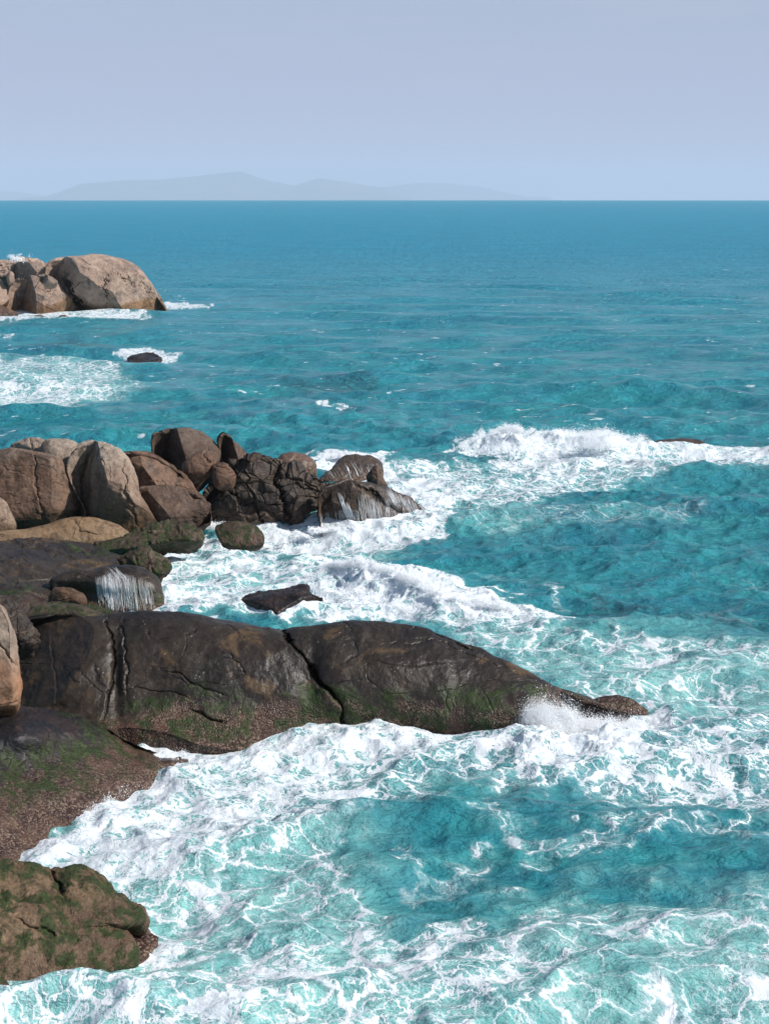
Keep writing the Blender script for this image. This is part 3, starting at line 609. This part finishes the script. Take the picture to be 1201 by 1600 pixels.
# ---- far headland
rock('boulder', 'great pale pink granite dome ending the far headland, orange at its foot',
 [(78,408),(100,402),(130,399),(160,397),(188,402),(210,411),(226,428),(234,442),(248,462),(259,480),(262,498),(200,505),(125,500),(108,470),(95,445),(70,425)], (170,445,310,.35,.4), 5.5, 10, M_far, .45, .14, 81, p=2.6, q=.55, cuts=7, cutd=(.7,.95), center=(170,450), res=2.4,
 cracks=[([(168,428),(162,450),(170,470)],1.6,.9),([(208,416),(220,432),(240,470)],1.0,.35),([(100,430),(112,455),(130,488)],2.6,1.8),([(180,425),(215,450)],1.3,.6)], bulge=[(188,440,9,9,-.6),(95,432,16,6,-1.2),(150,460,30,20,.8)], group=G_FAR)
rock('boulder', 'orange-brown dome with a dark left side in front of the great granite dome',
 [(8,470),(15,445),(30,434),(55,430),(80,436),(98,450),(112,470),(128,490),(110,503),(50,500),(10,498)], (65,465,305,.4,.4), 3.5, 6, M_far, .4, .18, 82, p=2.6, q=.55, cuts=9, group=G_FAR, res=2.4, bulge=[(70,455,20,20,.8)], cracks=[([(68,450),(82,462)],1.4,.8)], faces=[(-.85,-.5,.1,.62)])
rock('boulder', 'grey rounded boulder cut by the left edge of the far headland',
 [(-40,440),(-5,435),(8,445),(12,465),(8,482),(-40,485)], (-12,462,303,.3,.3), 2, 4, M_far, .3, .2, 83, group=G_FAR, res=2)
rock('boulder', 'small slanted block perched between the two far granite domes',
 [(58,432),(66,428),(76,430),(90,440),(86,445),(70,444)], (74,437,300,.3,.3), 1, 2, M_far, .15, .3, 84, cuts=6, group=G_FAR, res=3, faces=[(-.7,-.5,.4,.5)])
rock('boulder', 'dark faced flat-topped block on the left crest of the far headland',
 [(18,415),(30,409),(50,408),(66,412),(72,425),(60,436),(30,438),(18,430)], (45,423,311,-.5,.1), 2, 5, M_far, .3, .2, 85, cuts=6, group=G_FAR, res=2.4, faces=[(-.75,-.7,-.1,.35)])
rock('boulder', 'low tan crest of jumbled blocks at the left end of the far headland',
 [(-50,412),(-10,407),(20,405),(60,408),(85,412),(80,422),(20,425),(-10,440),(-50,445)], (10,420,318,.2,.5), 2, 6, M_far, .7, .25, 86, crag=.7, cragsc=.25, group=G_FAR, res=2.4)
rock('boulder', 'small round block under the dark faced block on the far headland',
 [(10,432),(16,424),(22,428),(22,440),(14,444)], (16,434,303,.2,.2), .8, 1.5, M_far, .15, .4, 87, group=G_FAR, res=3)
rock('rock', 'low reddish shelf at the foot of the far headland by the left edge',
 [(-50,478),(-5,476),(15,481),(28,490),(10,498),(-50,500)], (-10,488,300,.1,.6), 1, 3, M_outer, .3, .2, 88, group=G_FAR, res=2)
for i, (x, y, w, h, wd) in enumerate([(19, 494, 7, 5, 'smallest and leftmost'), (61, 496, 12, 4.5, 'widest, middle'), (100, 495, 9, 3.6, 'flattest, rightmost')]):
    rock('rock', wd + ' of three low brown stones in the foam before the far headland', [(x - w, y + 2), (x - w * .5, y - h * .7), (x + w * .2, y - h), (x + w * .8, y - h * .3), (x + w, y + 2), (x, y + 6)], (x, y, 293 - i, .1, .5), .6, 1.2, M_outer, .12, .6, 90 + i, res=3, group='low stones before the far headland')
rock('rock', 'lone dark low islet ringed by foam out between the two headlands',
 [(200,560),(208,554),(222,550),(240,551),(250,557),(252,564),(225,570),(200,567)], [(205,562,-.1),(250,562,-.1),(226,551,.45)], .5, 2, M_black, .3, .35, 95, res=2.2)

# ---------------------------------------------------------------- spray, surf and waterfalls (loose water)
def tetra_cloud(name, pts, size, label, cat='spray'):
    n = len(pts); rs = np.random.RandomState(n); base = np.array([[1, 1, 1], [-1, -1, 1], [-1, 1, -1], [1, -1, -1]]) * .6
    sz = size[:, None, None]; V = pts[:, None, :] + base[None] * sz * rs.uniform(.5, 1.5, (n, 4, 1)) + rs.normal(size=(n, 4, 3)) * sz * .25
    Fc = (np.array([[0, 1, 2], [0, 3, 1], [0, 2, 3], [1, 3, 2]])[None] + 4 * np.arange(n)[:, None, None]).reshape(-1, 3)
    o = make_mesh(name, V.reshape(-1, 3), Fc, M_spray, False); return tag(o, label, cat, kind='stuff')
def spray_line(pts, n, up, spread, seed, clump=1.2, size=.022, power=2.2):
    """droplets thrown up along a line of (px,py,z), gathered into soft puffs"""
    rs = np.random.RandomState(seed); wp = np.array([P(*p) for p in pts]); ln = np.linalg.norm(wp[-1] - wp[0])
    m = int(max(30, ln * 9 / clump)); t = rs.rand(m) * (len(wp) - 1.001); k = t.astype(int); f = (t - k)[:, None]
    c = wp[k] * (1 - f) + wp[k + 1] * f; c[:, :2] += rs.normal(size=(m, 2)) * spread * .8
    h = up * (.25 + .75 * np.clip(perlin(c * .6, seed) + .45, 0, 1.3)) * rs.rand(m) ** 1.3; c[:, 2] += h * .7
    rad = (.10 + .30 * rs.rand(m)) * np.sqrt(up) * (.5 + .6 * (1 - h / (up + 1e-6)))
    w = rad ** 2; ii = rs.choice(m, n, p=w / w.sum()); d = rs.normal(size=(n, 3)); d /= np.linalg.norm(d, axis=1)[:, None]
    q = c[ii] + rs.normal(size=(n, 3)) * rad[ii][:, None] * (.62, .62, .42); q[:, 2] += np.abs(rs.normal(size=n)) ** 2 * .05 * up
    s = size * rs.lognormal(0, .4, n) * (wp[0, 1] / 70.0); return q, s
def jets(px, py, z, n, length, seed, dirs, size=.022, spread=.35):
    rs = np.random.RandomState(seed); o = P(px, py, z); Q = []; S = []
    for k in range(n):
        d0, d1 = dirs; th = math.radians(rs.uniform(d0, d1)); ln = length * rs.uniform(.35, 1) * (0.7 + .3 * math.sin(th * 5 + seed))
        v = np.array([math.cos(th), rs.normal() * .25, math.sin(th)]); m = rs.randint(25, 70); t = rs.rand(m) ** 1.2
        q = o + np.array([rs.normal() * spread, rs.normal() * spread * .6, 0]) + v * (t * ln)[:, None]; q[:, 2] -= .25 * (t * ln) ** 2 * .4
        q += rs.normal(size=(m, 3)) * (.02 + .10 * t[:, None]); Q.append(q); S.append(size * rs.lognormal(0, .4, m) * (1.15 - .6 * t) * o[1] / 70)
    return np.concatenate(Q), np.concatenate(S)
def cloud(name, label, parts):
    q = np.concatenate([a for a, b in parts]); s = np.concatenate([b for a, b in parts]); m = q[:, 2] > -.3
    tetra_cloud(name, q[m], s[m], label)
cloud('sea_spray', 'white splash bursting over the seaward tip of the near ledge', [
 jets(850, 1150, 0, 1100, 1.9, 1, (70, 150), .009), jets(875, 1152, 0, 600, 1.4, 2, (60, 140), .009), jets(915, 1152, 0, 400, 1.0, 3, (40, 130), .012),
 spray_line([(830,1150,.1),(850,1150,.2),(880,1150,.1)], 140000, 1.9, .22, 5, .5, .009), spray_line([(870,1150,.1),(910,1150,0),(950,1150,0),(1000,1146,0)], 100000, 1.0, .3, 6, .5, .009)])
cloud('sea_spray', 'white spray torn off the curling breaker behind the near ledge', [
 spray_line([(480,908,.2),(520,886,.8),(560,880,1.15),(610,895,1.1),(660,915,.95),(710,938,.8),(780,950,.6),(860,972,.1)], 50000, .5, .22, 8, .8, .009),
 spray_line([(540,925,.3),(600,945,.3),(680,962,.2),(780,968,.1)], 12000, .4, .5, 9, .8, .012)])
cloud('sea_spray', 'white spray thrown up by the far right breaking swell', [
 spray_line([(720,698,.2),(760,684,.6),(800,676,1.2),(870,682,1.1),(940,686,1.2),(1000,694,.5)], 60000, 1.1, .6, 11, 1.2, .008),
 jets(935, 700, 1.0, 260, 2.6, 12, (50, 120), .010, .9), jets(785, 705, .8, 160, 1.8, 13, (60, 120), .010, 1.2)])
cloud('sea_spray', 'fine spray leaping where the surf meets the near ledge', [
 spray_line([(118,1312,-.1),(168,1252,-.1),(258,1202,-.1),(305,1175,-.1),(345,1166,-.1),(400,1158,-.1),(470,1154,-.1),(530,1134,-.1),(600,1130,-.1),(700,1132,-.1),(830,1152,-.1)], 60000, .40, .14, 15, .5, .010)])
cloud('sea_spray', 'spray leaping round the craggy point and its outer rocks', [
 spray_line([(290,828,0),(330,822,.2),(430,836,0),(560,826,0),(660,812,0),(690,800,0)], 22000, .4, .3, 17, .8, .012), spray_line([(650,812,0),(680,795,0),(670,780,0)], 14000, .8, .4, 18, .8, .011),
 spray_line([(495,722,.2),(530,712,.4),(560,712,.5)], 7000, .5, .4, 19, 1, .011), spray_line([(360,960,0),(400,965,0),(505,955,0)], 9000, .3, .2, 20, .8, .011)])
cloud('sea_spray', 'faint puff of spray behind the left crest of the far headland', [spray_line([(18,406,9.5),(38,408,9.5)], 500, 2.0, .8, 22, 2, .012)])
cloud('sea_spray', 'small spray along the tumbling foam at the bottom left', [
 spray_line([(-40,1580,.1),(200,1556,.15),(420,1522,.2),(600,1526,.15),(700,1530,.1)], 16000, .2, .2, 24, .5, .008)])

def trickles(name, label, sets, seed):
    rs = np.random.RandomState(seed); dg = bpy.context.evaluated_depsgraph_get(); V = []; Fc = []
    trees = [BVHTree.FromPolygons([v.co for v in o.data.vertices], [p.vertices for p in o.data.polygons]) for o in sets['rocks']]
    for (x0, x1, ya, yb, n, slope, wid) in sets['runs']:
        cl_ = rs.rand(max(5, n // 5)) 
        for k in range(n):
            f = np.clip(rs.choice(cl_) + rs.normal() * .03, 0, 1); x = x0 + (x1 - x0) * f; ys = np.interp(f, np.linspace(0, 1, len(ya)), ya) + abs(rs.normal()) * 7 - 4; ye = np.interp(f, np.linspace(0, 1, len(yb)), yb)
            ye = ys + (ye - ys) * rs.uniform(.3, 1.0); m = max(4, int((ye - ys) / 2.2)); ph = rs.rand() * 6; w0 = wid * rs.lognormal(0, .85); last = None; row = []
            for j in range(m + 1):
                t = j / m; yy = ys + (ye - ys) * t; xx = x + slope * (yy - ys) + math.sin(t * 5 + ph) * .8 + (rs.normal() * .25)
                d = Vector(((xx - 600.5) / F, 1, -(yy - EYE) / F)).normalized(); best = None
                for tr in trees:
                    h = tr.ray_cast(Vector((0, 0, H)), d)
                    if h[0] is not None and (best is None or h[3] < best): best = h[3]
                if best is None:
                    if row: break
                    continue
                if last is not None: best = min(best, last + .12)
                last = best; row.append(np.array(Vector((0, 0, H)) + d * (best - .03)))
            if len(row) < 3: continue
            for j, c in enumerate(row):
                w = w0 * (.2 + 1.1 * (j + .5) / len(row) + .25 * rs.normal() * .5); w = max(w, .0015)
                V += [c + (-w, 0, 0), c + (0, -w * .8, w * .3), c + (w, 0, 0)]
            b0 = len(V) - 3 * len(row)
            for j in range(len(row) - 1):
                a = b0 + 3 * j
                Fc += [(a, a + 1, a + 4, a + 3), (a + 1, a + 2, a + 5, a + 4)]
    tag(make_mesh(name, np.array(V), np.array(Fc), M_spray), label, 'waterfall', kind='stuff')
def find(s): return [o for o in ROCKS.values() if s in o['label']]
trickles('waterfall', 'thin white waterfall running off the dark green-topped ledge', {'rocks': find('small waterfall runs over'), 'runs': [
 (150, 200, [905, 898, 900], [950, 958, 960], 240, .12, .0032), (198, 240, [900, 905, 915], [958, 956, 950], 100, .12, .0032), (150, 185, [885, 890], [905, 910], 30, .9, .006)]}, 3)
trickles('waterfall', 'curtain of thin white runnels down the sloping slab of the craggy point', {'rocks': find('thin waterfalls down its face') + find('black craggy crest'), 'runs': [
 (500, 560, [806, 800, 800], [846, 846, 838], 200, .06, .003), (528, 545, [770, 790], [815, 818], 90, .35, .005), (560, 650, [775, 782, 795], [825, 826, 818], 240, .12, .0032), (600, 668, [762, 778, 796], [790, 802, 812], 240, .5, .0035)]}, 4)
trickles('waterfall', 'white water draining down the rounded outer rock', {'rocks': find('rounded outer rock'), 'runs': [
 (508, 560, [725, 722], [752, 752], 30, .5, .004), (560, 590, [725, 728], [748, 750], 30, .5, .004)]}, 6)

# ---------------------------------------------------------------- far hills and haze
def hills(name, prof, D, seed, depth=6000):
    b = NB(name + '_ground'); m = b.surf(b.bsdf(b.mix(b.ss(b.noise(b.pos(), .0008, 4), .4, .6), (.05, .07, .04), (.09, .09, .06)), .9))
    px = np.linspace(prof[0][0], prof[-1][0], 260); top = np.interp(px, [a for a, _ in prof], [c for _, c in prof]); X = (px - 600.5) / F * D
    hh = np.maximum(H + (EYE - top) / F * D, 0); nd = 40; s = np.linspace(-1, 1, nd); V = []
    for k in range(nd):
        q = np.stack([X, np.full_like(X, D + s[k] * depth), np.zeros_like(X)], 1); n = fbm(q * .0006, 5, seed)
        n0 = fbm(np.stack([X, np.full_like(X, D), np.zeros_like(X)], 1) * .0006, 5, seed)
        z = hh * math.exp(-(s[k] * 1.7) ** 2) * (1 + (.5 * n - .0 * n0) * abs(s[k])) * (1 + .0 * n) - 190 * abs(s[k]) ** 2
        z = z + (fbm(q * .0015, 4, seed + 2) * 14 if k != -1 else 0) * np.clip(hh / 200, 0, 1); q[:, 2] = z; V.append(q)
    V = np.concatenate(V); tag(make_mesh(name, V, gridfaces(nd, 260), m), kind='structure')
hills('distant_hills', [(60,313),(85,306),(130,287),(200,282),(260,280),(330,272),(378,268),(420,282),(460,290),(500,278),(560,288),(600,294),(640,313)], 41000, 5, 4000)
hills('distant_hills', [(440,306),(520,296),(600,292),(650,286),(700,286),(750,292),(800,303),(850,313)], 48000, 6, 4000)
hills('distant_hills', [(-200,290),(-80,292),(0,297),(40,302),(80,308),(110,313)], 48000, 7, 4000)
bm = NB('haze_air'); pv = bm.n('ShaderNodeVolumePrincipled'); pv.inputs['Color'].default_value = (.66, .85, 1.0, 1); pv.inputs['Density'].default_value = 5.2e-5
bm.t.links.new(pv.outputs[0], bm.out.inputs['Volume'])
x0, x1, y0, y1, z0, z1 = -60000, 60000, -9000, 56000, -260, 680
hv = [(x, y, z) for z in (z0, z1) for y in (y0, y1) for x in (x0, x1)]
tag(make_mesh('haze', hv, [(0, 2, 3, 1), (4, 5, 7, 6), (0, 1, 5, 4), (2, 6, 7, 3), (0, 4, 6, 2), (1, 3, 7, 5)], bm.m, False), kind='stuff')
